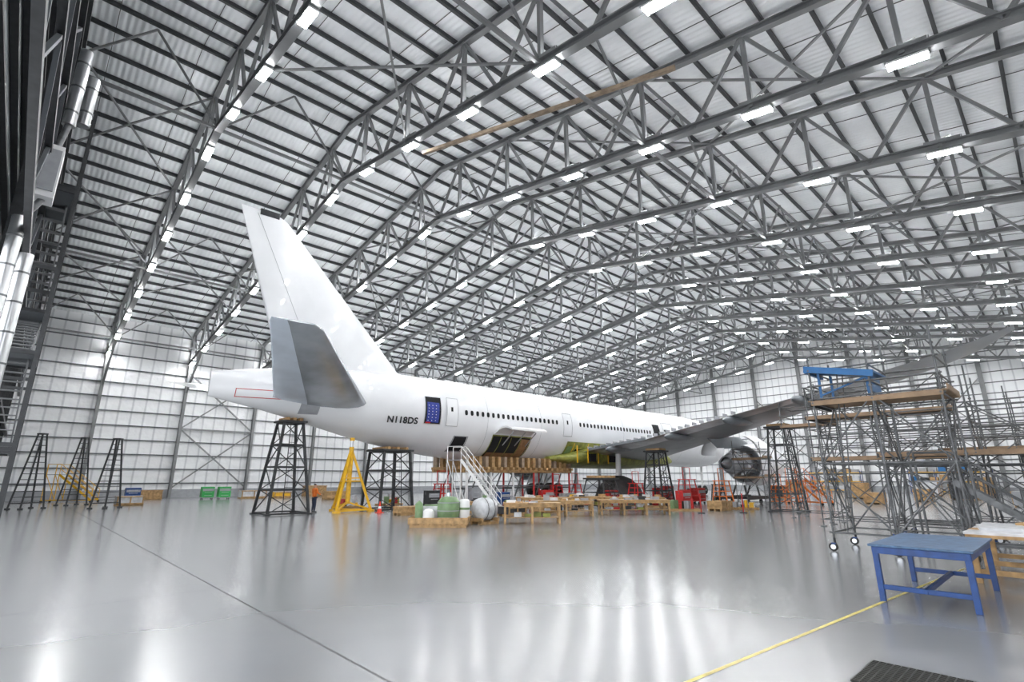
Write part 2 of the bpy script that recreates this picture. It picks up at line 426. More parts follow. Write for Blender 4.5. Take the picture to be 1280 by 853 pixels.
for p in((51.6,6.9,2.2,1.2),(54.5,6.0,1.4,.9),(57,7.3,1.6,.8),(60,6.2,2,.8),(52.5,5.8,1.2,.5)):
    outline(b,p[0],p[0]+p[2],p[1],p[1]+p[3],'grey',.07,.025)
    patch(b,p[0]+.2,p[0]+.7,p[1]+.15,p[1]+.4,'void',.025,nx=1,nz=1)
outline(b,8.6,11.4,6.75,7.25,'red',.04,.02)
patch(b,12.2,13.3,6.0,6.9,'grey',.02)
for x in (26,32,44,56,62): patch(b,x,x+.025,3.8,9.4,'grey',.012,nx=1,nz=20)
b.build('doors_and_hatches',plane)
b=MB()
for i in range(8):
    t0=i/8;t1=(i+1)/8
    def q(t): return (AX-2.95-1.9*t, 5.5+.35*math.sin(t*math.pi*.9)+.05*t)
    (ya,za),(yb,zb)=q(t0),q(t1)
    b.add([(26.9,ya,za),(30.8,ya,za),(30.8,yb,zb),(26.9,yb,zb),(26.9,ya,za+.12),(30.8,ya,za+.12),(30.8,yb,zb+.12),(26.9,yb,zb+.12)],[(0,3,2,1),(4,5,6,7),(0,1,5,4),(1,2,6,5),(2,3,7,6),(3,0,4,7)],'wpaint')
for x in (27.6,28.9,30.1): b.beam((x,AX-3.0,4.6),(x,AX-4.3,5.6),.06,.06,'alu')
b.build('cargo_door',plane)

def airfoil(n=10):
    up=[];lo=[]
    for i in range(n+1):
        c=.5*(1-math.cos(math.pi*i/n))
        t=5*(.2969*math.sqrt(c)-.126*c-.3516*c*c+.2843*c**3-.1015*c**4)
        up.append((c,t)); lo.append((c,-t))
    return up+lo[::-1][1:-1]
AF=airfoil()
def surf(b,secs,k,tdir,k2=None,hinge=.75):
    rings=[]
    for le,te,th in secs:
        le=Vector(le);te=Vector(te);td=Vector(tdir)
        rings.append([le+(te-le)*c+td*(t*th) for c,t in AF])
    n=len(AF); vs=[p for r in rings for p in r]
    A=[];B=[]
    for j in range(len(rings)-1):
        for i in range(n):
            f=(j*n+i,j*n+(i+1)%n,(j+1)*n+(i+1)%n,(j+1)*n+i)
            (B if (AF[i][0]+AF[(i+1)%n][0])/2>hinge and k2 else A).append(f)
    b.add(vs,A,k,True)
    if B: b.add(vs,B,k2,True)
    b.add(vs,[tuple(range(n)),tuple(range((len(rings)-1)*n,len(rings)*n))],k)
b=MB()
surf(b,[((21.2,AX,9.2),(10.6,AX,8.7),1.1),((19.6,AX,9.75),(10.8,AX,9.6),1.0),((10.5,AX,18.9),(7.6,AX,18.95),.32),((9.9,AX,19.15),(7.55,AX,19.2),.15)],'white',(0,1,0))
b.box((9.3,AX,19.05),(1.2,.36,.42),'black')
b.build('tail_fin',plane)
b=MB()
b.beam((12.9,AX-.36,9.9),(8.55,AX-.13,18.9),.02,.02,'grey'); b.beam((12.9,AX+.36,9.9),(8.55,AX+.13,18.9),.02,.02,'grey')
b.build('rudder_hinge_line',plane)
for s,nm in((-1,'stabiliser_starboard'),(1,'stabiliser_port')):
    b=MB()
    surf(b,[((16.6,AX+s*1.6,6.75),(10.6,AX+s*.9,6.85),.9),((15.8,AX+s*2.7,6.95),(10.2,AX+s*2.2,6.85),.7),((9.5,AX+s*10.4,8.85),(7.0,AX+s*10.4,8.85),.25),((8.9,AX+s*10.8,8.95),(6.95,AX+s*10.7,8.95),.08)],
      'stab' if s<0 else 'white',(0,0,1),'elev' if s<0 else 'white',.66)
    b.build(nm,plane)
for s,nm in((-1,'wing_starboard'),(1,'wing_port')):
    b=MB()
    sec=[(0,53,37.6,4.45,1.5),(3.2,51,37.6,4.6,1.45),(10,46.4,37.0,5.3,1.0),(20,39.7,33.3,6.4,.62),(26,35.7,31.0,7.1,.45)]
    surf(b,[((a,AX+s*o,z),(c,AX+s*o,z-.15),t) for o,a,c,z,t in sec],'wing',(0,0,1),'alu',.78)
    sec=[(26,35.7,31.0,7.1,.45),(30,33.1,29.6,7.65,.32),(31.6,31.9,29.0,7.95,.22),(32.9,30.2,28.7,8.3,.08)]
    surf(b,[((a,AX+s*o,z),(c,AX+s*o,z-.15),t) for o,a,c,z,t in sec],'wingt',(0,0,1),'wingt',.78)
    for o,x,z in((6.5,38.5,4.75),(13,37,5.35),(18.5,35,6.0),(23.5,32.9,6.6)):
        pr=[(0,.02),(.5,.22),(1.5,.32),(3,.3),(4.2,.15),(4.8,.02)]
        b.lathe((x-2.2,AX+s*o,z-.25),(1,0,0.03),pr,'wing',12)
    for i in range(22):
        o=4+i*.7; xt=37.5-(0 if o<10 else (o-10)*.37); z=4.62+(o-3)*.105
        b.box((xt-.2,AX+s*o,z),(.6,.05,.22),'grey')
    b.beam((37.2,AX+s*4,4.6),(37.0,AX+s*10,5.2),.12,.2,'wing')
    b.build(nm,plane)
b=MB(); rings=[]
for X,w,zt,zb in((54.5,2.2,4.3,3.6),(52,3.3,4.9,3.25),(48,3.6,5.1,3.05),(42,3.6,5.1,3.05),(38.5,3.5,4.9,3.1),(35.8,3.0,4.3,3.35),(34,2.2,4.0,3.5)):
    zc=(zt+zb)/2;hh=(zt-zb)/2
    rings.append([(X,AX+w*math.copysign(abs(math.cos(g))**.7,math.cos(g)),zc+hh*math.copysign(abs(math.sin(g))**.7,math.sin(g))) for g in[2*math.pi*(i+.5)/28 for i in range(28)]])
b.loft(rings,'olive')
for x in (36,37.5,39,40.5,42): b.beam((x,AX-3.62,3.4),(x,AX-3.62,4.9),.08,.08,'yellow')
for x in (38.2,41.2): b.box((x,AX-3.55,3.9),(.9,.2,.7),'void')
b.build('wing_body_fairing',plane)
for s,nm in((-1,'engine_starboard'),(1,'engine_port')):
    b=MB(); ey=AX+s*13.6; ez=3.3; ex=45.0
    b.lathe((ex,ey,ez),(1,0,0),[(1.6,1.62),(3,1.85),(5,1.88),(6.3,1.75),(6.6,1.6),(6.4,1.48),(5.6,1.5),(4.8,1.5),(4.8,0.01)],'white',36)
    b.lathe((ex,ey,ez),(1,0,0),[(1.6,1.62),(1.62,1.4),(2.2,1.35),(2.3,.9)],'alu',36)
    b.lathe((ex,ey,ez),(1,0,0),[(2.3,1.0),(1.2,.95),(1.15,1.05),(1.0,1.05),(.95,.9),(-.4,.8),(-.45,.9),(-.6,.9),(-.65,.72),(-1.6,.62),(-1.6,.5)],'grey',28)
    b.lathe((ex,ey,ez),(1,0,0),[(-2.5,.03),(-2.1,.2),(-1.5,.38),(-1.3,.5)],'grey',20)
    for i in range(14):
        g=2*math.pi*i/14; o=Vector((0,math.cos(g),math.sin(g)))
        b.tube(Vector((ex-.5,ey,ez))+o*.86,Vector((ex+2.2,ey,ez))+o*1.06,.035,'rust' if i%3 else 'black',5)
    for i in range(8):
        g=2*math.pi*i/8+.2; o=Vector((0,math.cos(g),math.sin(g))); b.box(Vector((ex+.3,ey,ez))+o*1.0,(.5,.25,.25),'alu')
    b.lathe((ex+4.7,ey,ez),(1,0,0),[(0,1.49),(.05,1.49),(.06,.3),(.5,.2),(.8,.02)],'black',28)
    b.lathe((ex+3.6,ey,ez),(1,0,0),[(0,1.875),(.05,1.89)],'grey',36)
    for sd in(-1,1):
        rr=[]
        for i in range(9):
            g=R(90+sd*(15+75*i/8)); rr.append((math.cos(g)*1.9+(-sd)*.5,math.sin(g)*1.6+.75))
        vs=[(xx,ey+p[0]*1.0,ez+p[1]) for xx in(ex-.9,ex+1.6) for p in rr]+[(xx,ey+p[0]*1.05,ez+p[1]+.05) for xx in(ex-.9,ex+1.6) for p in rr]
        b.add(vs,[(i,i+1,9+i+1,9+i) for i in range(8)]+[(18+i,18+i+1,27+i+1,27+i) for i in range(8)],'white',True)
    surf(b,[((ex+4.4,ey,ez+1.5),(ex-3,ey,ez+1.2),.35),((ex+1.5,ey,ez+2.3),(ex-5,ey,ez+2.1),.4)],'wing',(0,1,0))
    b.build(nm,plane)
for s in(-1,1):
    b=MB(); gy=AX+s*4.6
    b.tube((40.5,gy,1.2),(40.8,gy,4.7),.24,'wpaint',12); b.tube((40.5,gy,1.6),(43,gy-s*1.5,4.5),.1,'alu',8)
    b.beam((38.9,gy,1.0),(42.1,gy,1.0),.25,.3,'wpaint')
    for dx in(-1.45,0,1.45):
        b.tube((40.5+dx,gy-.7,.95),(40.5+dx,gy+.7,.95),.09,'alu',8)
        for w in(-.5,.5):
            b.lathe((40.5+dx,gy+w-.25,.95),(0,1,0),[(0,.3),(.02,.5),(.1,.66),(.4,.66),(.48,.5),(.5,.3),(.42,.01)],'rubber',22)
    b.build('main_landing_gear',plane)
b=MB(); b.tube((65.4,AX,.6),(65.6,AX,3.7),.14,'wpaint',10)
for w in(-.35,.35): b.lathe((65.4,AX+w-.18,.62),(0,1,0),[(0,.2),(.03,.45),(.1,.54),(.28,.54),(.35,.45),(.36,.2)],'rubber',20)
b.tube((65.4,AX-.5,.62),(65.4,AX+.5,.62),.07,'alu',8)
b.build('nose_landing_gear',plane)
cu=bpy.data.curves.new('registration','FONT'); cu.body='N118DS'; cu.size=.62; cu.extrude=.004; cu.offset=.02; cu.space_character=1.05; cu.materials.append(M['black'])
t=bpy.data.objects.new('registration_text',cu); scene.collection.objects.link(t)
p0=spt(17.6,5.85);p1=spt(19.9,5.85)
ux=(p1-p0).normalized(); up=spt(18.6,6.35)-spt(18.6,5.85); nn=ux.cross(up).normalized(); uy=nn.cross(ux).normalized()
mtx=Matrix((ux,uy,nn)).transposed().to_4x4(); mtx.translation=p0+nn*.16-uy*.05
t.matrix_world=mtx; t.parent=plane

# ------------------------------------------------------------------ support equipment
def trestle(name,cx,cy,wb,wt,h,k='black',nl=4,leg=.2,rz=0,deck=True,dy=None):
    b=MB(); rot=Matrix.Rotation(rz,3,'Z'); dyb,dyt=(dy or (wb,wt))
    def P(i,j,t):
        w=wb+(wt-wb)*t; d=dyb+(dyt-dyb)*t; v=rot@Vector((i*w/2,j*d/2,0)); return Vector((cx+v.x,cy+v.y,.08+(h-.3)*t))
    C=[(-1,-1),(1,-1),(1,1),(-1,1)]
    for c in C:
        b.beam(P(*c,0),P(*c,1),leg,leg,k); q=P(*c,0); b.box((q.x,q.y,.04),(leg*2.2,leg*2.2,.08),k)
    for l in range(nl+1):
        t0=l/nl
        for a in range(4): b.beam(P(*C[a],t0),P(*C[(a+1)%4],t0),leg*.55,leg*.65,k)
        if l<nl:
            t1=(l+1)/nl
            for a in range(4):
                if l%2==0: b.beam(P(*C[a],t0),P(*C[(a+1)%4],t1),leg*.35,leg*.35,k)
                else: b.beam(P(*C[(a+1)%4],t0),P(*C[a],t1),leg*.35,leg*.35,k)
    for i in range(int(h/.35)):
        tt=(i+.5)*.35/h
        if tt<.95: 
            q0=P(-1,-1,tt);q1=P(1,-1,tt); b.tube(q0.lerp(q1,.35),q0.lerp(q1,.65),.015,k,5)
    for f in(.35,.65): b.beam(P(-1,-1,0).lerp(P(1,-1,0),f),P(-1,-1,1).lerp(P(1,-1,1),f),.04,.04,k)
    if deck:
        b.box((cx,cy,h-.14),(wt+.4,dyt+.4,.12),k,rz)
        for o in(-.35,0,.35): b.box((cx+o*wt,cy,h-.0),(.2,dyt+.2,.18),'wood',rz)
    return b.build(name)
trestle('aircraft_support_trestle',12.1,33.3,2.4,1.15,5.65,leg=.14,nl=4)
trestle('aircraft_support_trestle',19.0,32.8,2.5,2.0,4.1,leg=.15,nl=3)
trestle('wing_support_trestle',36.6,13.0,1.7,1.0,5.5,leg=.10,nl=5)
trestle('wing_support_trestle',38.6,23.6,1.8,1.1,4.4,leg=.11,nl=4)
trestle('wing_support_trestle',33.5,25.5,2.4,1.6,2.2,leg=.10,nl=2)
b=MB(); c=Vector((16.0,32.6,0)); top=Vector((16.0,32.6,4.1))
b.tube(c+Vector((0,0,.5)),top,.15,'yellow',14); b.tube(top,top+Vector((0,0,.5)),.08,'alu',12); b.tube(top+Vector((0,0,.4)),top+Vector((0,0,.6)),.16,'yellow',12)
ft=[]
for i in range(3):
    g=R(100+120*i); f=c+Vector((1.5*math.cos(g),1.5*math.sin(g),.12)); ft.append(f)
    b.beam(top-Vector((0,0,.15)),f,.15,.15,'yellow'); b.tube(f-Vector((0,0,.12)),f,.25,'yellow',12)
    b.beam(c+Vector((0,0,.6)),f,.1,.1,'yellow'); m=f.lerp(top,.5); b.beam(m,c+Vector((0,0,2.1)),.08,.08,'yellow')
for i in range(3):
    b.beam(ft[i],ft[(i+1)%3],.1,.1,'yellow'); b.beam(ft[i].lerp(top,.45),ft[(i+1)%3].lerp(top,.45),.08,.08,'yellow')
b.build('tripod_jack')
def cone(x,y):
    b=MB(); b.box((x,y,.02),(.4,.4,.04),'cone'); b.lathe((x,y,.04),(0,0,1),[(0,.15),(.22,.105)],'cone',16); b.lathe((x,y,.26),(0,0,1),[(0,.105),(.14,.075)],'wpaint',16)
    b.lathe((x,y,.40),(0,0,1),[(0,.075),(.3,.02),(.3,0.001)],'cone',16); b.build('traffic_cone')
cone(17.0,30.2)
for x,y in((31.2,16.2),(33.5,14.6)):
    b=MB(); b.tube((x,y,0),(x,y,.05),.22,'black',16); b.tube((x,y,.05),(x,y,1.1),.035,'red',8); b.tube((x,y,1.1),(x,y,1.16),.06,'red',8); b.build('barrier_post')
def aframe(cx,cy,h=5.2,rz=0):
    b=MB(); rot=Matrix.Rotation(rz,3,'Z')
    def P(x,y,z): v=rot@Vector((x,y,0)); return Vector((cx+v.x,cy+v.y,z))
    for s in(-1,1):
        for j in(-1,1):
            b.beam(P(s*.8,j*.5,.1),P(s*.15,j*.18,h),.11,.11,'black'); q=P(s*.8,j*.5,.05); b.box(q,(.3,.3,.1),'black')
    for l in range(12):
        t=.06+l*.078; w=.8-.65*t; d=.5-.32*t; z=.1+(h-.1)*t
        for j in(-1,1): b.beam(P(-w,j*d,z),P(w,j*d,z),.045,.045,'black')
        if l%2==0:
            for s in(-1,1): b.beam(P(s*w,-d,z),P(s*w,d,z),.045,.045,'black')
    b.box(P(0,0,h),(.4,.5,.1),'black',rz)
    b.build('tail_trestle_stand')
aframe(.95,50.8,5.2,.7); aframe(5.1,48,4.9,.9); aframe(3.7,55.4,5.3,.6)

b=MB()
for y in(AX-1.9,AX-.6,AX+.7,AX+1.9):
    b.b2((24.5,y-.15,2.55),(37,y+.15,2.75),'wood')
for i in range(19):
    x=24.8+i*.66; b.b2((x-.12,AX-2.4,2.75),(x+.12,AX+2.4,2.95),'wood')
    for s in (-1,1): b.b2((x-.14,AX+s*1.9-.25,2.95),(x+.14,AX+s*1.9+.25,3.75),'wood' if i%3 else 'rust')
    b.b2((x-.12,AX-.3,2.95),(x+.12,AX+.3,3.42),'wood')
for x in [25,27.4,29.8,32.2,34.6,36.8]:
    for y in(AX-1.9,AX+1.9):
        b.tube((x,y,0),(x,y,2.55),.09,'wpaint' if int(x)%2 else 'red',10); b.box((x,y,.05),(.6,.6,.1),'red')
        b.beam((x,y,.3),(x+1.1,y,2.5),.08,.08,'galv')
    b.beam((x,AX-1.9,1.3),(x,AX+1.9,1.3),.1,.1,'galv')
b.beam((25,AX-1.9,1.5),(36.8,AX-1.9,1.5),.1,.1,'galv')
b.build('fuselage_cradle')
def stairs(name,base,top,w,z0,z1,k='wpaint',wheels=True):
    b=MB(); p=Vector((*base,z0));q=Vector((*top,z1)); t=(q-p); h=Vector((t.x,t.y,0)).normalized(); a=Vector((-h.y,h.x,0))*w/2
    for s in(-1,1):
        b.beam(p+a*s,q+a*s,.05,.18,k)
        for u in(.9,.5): b.tube(p+a*s+Vector((0,0,u)),q+a*s+Vector((0,0,u)),.025,k,6)
        b.tube(q+a*s+Vector((0,0,.9)),q+a*s+h*1.0+Vector((0,0,.9)),.025,k,6)
        for i in range(6): m=p.lerp(q,i/5)+a*s; b.tube(m,m+Vector((0,0,.9)),.022,k,6)
        b.tube(q+a*s+h*1.0+Vector((0,0,.9)),Vector((*(q+a*s+h*1.0).xy,.15)),.035,k,6)
        b.tube(q+a*s,Vector((*(q+a*s).xy,.15)),.035,k,6)
        b.beam(Vector((*(p+a*s).xy,.2)),Vector((*(q+a*s+h).xy,.2)),.07,.07,k)
        b.beam(Vector((*(q+a*s).xy,.3)),q+a*s+h*1.0,.04,.04,k)
        for m in(p+a*s,q+a*s+h): b.tube((m.x,m.y,.1),(m.x+.05,m.y+.06,.1),.1,'rubber',12)
    n=int((z1-z0)/.24)
    ang=math.atan2(h.y,h.x)
    for i in range(1,n+1): m=p.lerp(q,i/n); b.box(m,(.26,w,.035),'grey',ang)
    b.box(q+h*.5,(1.0,w,.05),'grey',ang)
    b.build(name)
stairs('mobile_access_stairs',(23.6,26.4),(22.3,28.6),1.0,.2,3.3)
def cart(name,x,y,w,d,h,k,rz=0):
    b=MB(); b.box((x,y,h/2+.12),(w,d,h-.24),k,rz)
    rot=Matrix.Rotation(rz,3,'Z')
    for i in range(3):
        v=rot@Vector((0,-d/2-.01,0)); b.box((x+v.x,y+v.y,.35+i*(h-.35)/3),(w*.9,.02,(h-.4)/3-.04),'grey' if i==2 else k,rz)
        b.box((x+v.x*1.05,y+v.y-.0,.42+i*(h-.35)/3),(w*.6,.05,.03),'alu',rz)
    for i in(-1,1):
        for j in(-1,1):
            v=rot@Vector((i*w*.4,j*d*.35,0)); b.tube((x+v.x-.03,y+v.y,.08),(x+v.x+.03,y+v.y,.08),.08,'rubber',10)
    b.tube((x-w/2-.05,y,h*.8),(x-w/2-.05,y,h*.95),.02,'galv',6); b.build(name)
for a in((37.2,27.2,1.2,.6,1.1,'red'),(40.5,24.6,1.4,.7,1.3,'red'),(36.4,20.2,1.2,.6,1.2,'red'),(30.5,28.5,1.0,.6,1.2,'red'),(8.5,62,1.2,.7,1.2,'blue'),(14.5,60.5,1.1,.8,1.25,'green'),(15.9,60,1.1,.8,1.25,'green'),
          (26.5,29.2,.9,.6,1.1,'blue'),(33.5,29.0,1.3,.7,.9,'grey'),(44,26,1.2,.7,1.4,'red'),(31.6,26.4,1.0,.6,.9,'yellow'),(42.5,22.2,1.2,.7,1.3,'red'),(20.6,29.8,.9,.6,1.3,'black'),(24.6,30.2,.8,.5,1.4,'grey'),(44.5,23.6,1.2,.7,1.2,'black')): cart('tool_cabinet',*a)
def rstand(name,x,y,w,h,k):
    b=MB()
    for s in(-1,1):
        for j in(-1,1): b.beam((x+s*w/2,y+j*w/2,0.03),(x+s*w/3.2,y+j*w/3.2,h),.07,.07,k)
    for i in range(1,6):
        t=i/5; u=w/2+(w/3.2-w/2)*t
        for s in(-1,1): b.beam((x-u,y+s*u,h*t),(x+u,y+s*u,h*t),.05,.05,k); b.beam((x+s*u,y-u,h*t),(x+s*u,y+u,h*t),.05,.05,k)
    b.box((x,y,h),(w*.8,w*.8,.06),k)
    for s in(-1,1): b.beam((x+s*w*.4,y,h),(x+s*w*.4,y,h+.9),.04,.04,k)
    b.beam((x-w*.4,y,h+.9),(x+w*.4,y,h+.9),.04,.04,k)
    b.build(name)
for a in((22.6,31.4,1.2,1.7,'red'),(38.2,20.8,1.3,2.0,'red'),(45.2,16.6,1.3,1.5,'orangep'),(36,24.0,1.1,1.7,'red'),(39.4,18.6,1.2,1.9,'orangep'),(51.2,17.4,1.6,1.9,'orangep'),(35.6,29.9,1.0,1.6,'red'),(42.0,20.2,.9,1.6,'black'),(33.6,30.3,1.0,1.5,'red')): rstand('step_stand',*a)
stairs('orange_access_stairs',(47.2,13.8),(48.4,16.0),1.0,.2,2.0,'orangep')
stairs('yellow_access_stairs',(5.6,61),(3.2,62.5),1.2,.2,2.4,'yellow')
b=MB()
for s in(-1,1):
    b.beam((43.6,19.9+s*1.2,.5),(50.2,19.9+s*1.2,.5),.2,.25,'black')
    for x in(44,46.5,49.5): b.beam((x,19.9+s*1.2,.5),(x+.3,19.9+s*.9,1.5),.12,.12,'black'); b.tube((x,19.9+s*1.15,.2),(x,19.9+s*1.3,.2),.2,'rubber',12)
for x in(44,46.5,49.5): b.beam((x,18.7,.5),(x,21.1,.5),.15,.15,'black')
b.build('engine_trolley')
def bench(name,x,y,l,w,h,rz,k='wood',top=True,shelf=True,stuff=True):
    b=MB(); rot=Matrix.Rotation(rz,3,'Z')
    def B(c,d,kk): v=rot@Vector((c[0],c[1],0)); b.box((x+v.x,y+v.y,c[2]),d,kk,rz)
    B((0,0,h-.03),(l,w,.06),k); 
    for j in(-1,1): B((0,j*(w/2-.06),h-.12),(l-.1,.05,.13),k)
    nx=max(2,int(l/1.3)+1)
    for i in range(nx):
        xx=-l/2+.1+(l-.2)*i/(nx-1)
        for j in(-1,1): B((xx,j*(w/2-.08),(h-.06)/2),(.1,.1,h-.06),k)
        B((xx,0,.22),(.06,w-.2,.1),k)
    if shelf: B((0,0,.28),(l-.15,w-.2,.03),k)
    if stuff:
        for i in range(int(l*2)):
            kk=random.choice(['paper','paper','wpaint','grey','wood','black']); ww=random.uniform(.2,.5);hh=random.uniform(.04,.2)
            B((random.uniform(-l/2+.3,l/2-.3),random.uniform(-.2,.2),h+hh/2),(ww,.3,hh),kk)
        if shelf:
            for i in range(int(l*1.5)):
                hh=random.uniform(.1,.3); B((random.uniform(-l/2+.3,l/2-.3),random.uniform(-.2,.2),.3+hh/2),(.35,.35,hh),random.choice(['paper','grey','red','black','olive']))
    b.build(name)
bench('wooden_workbench',18.6,18.4,2.8,1.0,.95,-.75)
bench('wooden_workbench',23.6,20.6,3.2,1.1,.85,-.75); bench('wooden_workbench',27.5,18.6,4.2,1.2,.85,-.75); bench('wooden_workbench',31.0,20.9,4,1.2,.85,-.75)
bench('wooden_workbench',19.0,24.6,2.4,1.0,.8,-.6); bench('wooden_workbench',26.2,24.6,3.4,1.1,.85,-.75); bench('wooden_workbench',30.0,23.9,3.0,1.1,.85,-.75)
bench('wooden_workbench',16.7,1.1,3.6,1.5,.95,0.0,stuff=False,shelf=False)
b=MB(); 
for i in range(5): b.box((15.3+.7*i,1.12,.975),(.66,1.5,.05),'wood' if i%2 else 'paper',.02*(i-2))
b.box((16.2,1.35,1.03),(1.2,.8,.06),'paper',.15); b.box((17.3,.9,1.05),(.7,.4,.1),'wood',-.2)
b.build('plywood_sheets')
b=MB(); px,py=14.5,20.2; rz=-.75; rot=Matrix.Rotation(rz,3,'Z')
def B(c,d,k): v=rot@Vector((c[0],c[1],0)); b.box((px+v.x,py+v.y,c[2]),d,k,rz)
for j in(-.8,0,.8): B((0,j,.06),(2.5,.12,.12),'wood')
for i in range(11): B((-1.2+.24*i,0,.135),(.18,1.8,.03),'wood')
for j in(-.9,.9): B((0,j,.28),(2.6,.04,.26),'wood')
for i in(-1.3,1.3): B((i,0,.28),(.04,1.8,.26),'wood')
c=Vector((px,py,0))+rot@Vector((.35,0,0))
b.lathe((c.x,c.y,.15),(0,0,1),[(0,.38),(.1,.48),(.5,.52),(.9,.50),(1.1,.34),(1.15,.01)],'palegreen',24)
for zz in (.35,.65,1.0): b.lathe((c.x,c.y,zz),(0,0,1),[(0,.53-abs(zz-.65)*.03),(.04,.53-abs(zz-.65)*.03)],'grey',24)
b.tube((c.x,c.y,1.28),(c.x,c.y,1.45),.1,'alu',12)
c2=c+rot@Vector((.72,.1,0)); b.lathe((c2.x,c2.y,.15),(0,0,1),[(0,.2),(.1,.24),(.9,.24),(1.0,.2),(1.02,.01)],'wpaint',20); b.lathe((c2.x,c2.y,.7),(0,0,1),[(0,.25),(.1,.25)],'palegreen',20)
c3=c+rot@Vector((-.85,-.35,0)); b.lathe((c3.x,c3.y,.15),(0,0,1),[(0,.25),(.5,.25),(.6,.15),(.62,.01)],'wpaint',18)
c4=c+rot@Vector((-.85,.4,0)); b.box((c4.x,c4.y,.5),(.7,.5,.7),'paper',rz); b.box((c4.x,c4.y,.88),(.6,.4,.06),'palegreen',rz)
c5=c+rot@Vector((-1.35,.0,0)); b.lathe((c5.x,c5.y,.15),(0,0,1),[(0,.18),(.8,.18),(.9,.08),(.95,.01)],'palegreen',16)
b.build('pallet_of_canisters')
b=MB(); c=Vector((16.7,19.7,0))
for j in(-.3,.3): b.beam(c+Vector((-.6,j,.06)),c+Vector((.6,j,.06)),.12,.12,'wood')
for i in(-.5,.5): b.box(c+Vector((i,0,.2)),(.12,.9,.16),'wood')
b.lathe(c+Vector((-.65,0,.68)),(1,0,0),[(0,.01),(.03,.25),(.2,.46),(.45,.52),(.85,.52),(1.1,.46),(1.27,.25),(1.3,.01)],'paper',24)
b.lathe(c+Vector((-.2,0,.68)),(1,0,0),[(0,.53),(.04,.53)],'black',24); b.lathe(c+Vector((.2,0,.68)),(1,0,0),[(0,.53),(.04,.53)],'black',24)
b.tube(c+Vector((0,0,1.15)),c+Vector((0,0,1.3)),.1,'palegreen',12)
b.build('cylindrical_tank_on_skid')
b=MB(); b.lathe((40.6,28.9,0),(0,0,1),[(0,2.3),(.5,2.2),(1.3,1.9),(2.0,1.2),(2.3,.5),(2.35,.01)],'tarp',28); b.build('tarpaulin_cover')
def crate(x,y,l,w,h,k='wood'):
    b=MB(); 
    for j in(-1,0,1): b.box((x,y+j*w*.42,.06),(l,.1,.12),'wood')
    b.box((x,y,.12+h/2),(l*.96,w*.96,h),k)
    for s in(-1,1):
        for t in(-1,0,1): b.box((x+t*l*.46,y+s*w/2,.12+h/2),(.09,.04,h),'wood')
        for z in(.16,.08+h): b.box((x,y+s*w/2,z),(l,.05,.09),'wood')
    b.build('wooden_crate')
for a in((19,61,2.6,1.2,.7,'paper'),(21.8,60.5,1.8,1.2,.5,'yellow'),(10.2,64.5,2.2,1.2,.8,'wood'),(7.0,52,1.8,1.2,.6,'paper'),(27,64,2.6,1.2,1.1,'wood'),(24,52,2,1.2,.7,'wood'),(88,30,3,1.5,1.4,'wood'),(80,12,3,1.5,1.5,'paper'),(83,20,2.5,1.5,1.2,'lblue'),(62,10,2.2,1.2,1.0,'wood'),(88,8,3,1.5,1.6,'wood'),(56,3,2.2,1.2,1,'grey'),(35,16.8,1.6,1.0,.5,'wood'),(53.5,12,2,1.2,.8,'wood'),
          (24.6,22.9,1.6,1.1,.4,'wood'),(28.6,29.6,1.8,1.0,.6,'paper'),(21.2,22.6,1.4,1.0,.4,'black'),(60,22,2,1.2,1.2,'black'),(66,16,2,1.2,1.5,'wood'),(70,8,3,2,1.4,'black'),(17.5,27.6,1.6,1.0,.35,'wood')): crate(*a)
def parts_pallet(x,y,l=2.0,w=1.2,rz=0):
    b=MB(); rot=Matrix.Rotation(rz,3,'Z')
    def B(c,d,kk): v=rot@Vector((c[0],c[1],0)); b.box((x+v.x,y+v.y,c[2]),d,kk,rz)
    for j in(-.45,0,.45): B((0,j*w,.05),(l,.1,.1),'wood')
    for i in range(8): B((-l/2+.1+(l-.2)*i/7,0,.115),(.14,w,.03),'wood')
    for i in range(7):
        v=rot@Vector((random.uniform(-l/2+.3,l/2-.3),random.uniform(-w/2+.25,w/2-.25),0)); h=random.uniform(.2,.8); kk=random.choice(['paper','grey','black','red','alu','olive','palegreen','yellow'])
        if i%2: b.tube((x+v.x,y+v.y,.13),(x+v.x,y+v.y,.13+h),random.uniform(.08,.2),kk,14)
        else: b.box((x+v.x,y+v.y,.13+h*.35),(random.uniform(.2,.5),random.uniform(.2,.4),h*.7),kk,rz+random.random())
    b.build('parts_pallet')
for a in((21.0,26.6,2,1.2,-.7),(28.3,27.2,2.2,1.2,-.4),(34.8,21.8,1.8,1.1,-.8),(33.0,18.3,2,1.1,-.8),(37.6,16.4,1.8,1.1,-.7),(25.6,27.2,1.8,1.1,0),(40.6,22.6,1.8,1.0,.2),(31.6,30.3,1.8,1.0,.1),(47.2,22.8,2,1.2,.1),(18.2,37,2,1.2,.3),(22.5,38.5,2,1.2,.3)): parts_pallet(*a)
def rack(x,y,l,rz,k='blue'):
    b=MB(); rot=Matrix.Rotation(rz,3,'Z')
    def B(c,d,kk): v=rot@Vector((c[0],c[1],0)); b.box((x+v.x,y+v.y,c[2]),d,kk,rz)
    n=int(l/2.5)+1
    for i in range(n):
        for j in(-.5,.5): B((-l/2+l*i/(n-1),j,1.6),(.08,.08,3.2),k)
    for z in(.3,1.6,2.9):
        for j in(-.5,.5): B((0,j,z),(l,.05,.12),'yellow')
        for i in range(int(l/1.1)):
            h=random.uniform(.4,1.0); B((-l/2+.7+1.1*i,0,z+.06+h/2),(.9,.85,h),random.choice(['wood','paper','grey','black','grey','lblue']))
    b.build('storage_rack')
rack(94.5,12,9,math.pi/2); rack(94.5,26,7,math.pi/2); rack(94.5,1,7,math.pi/2)
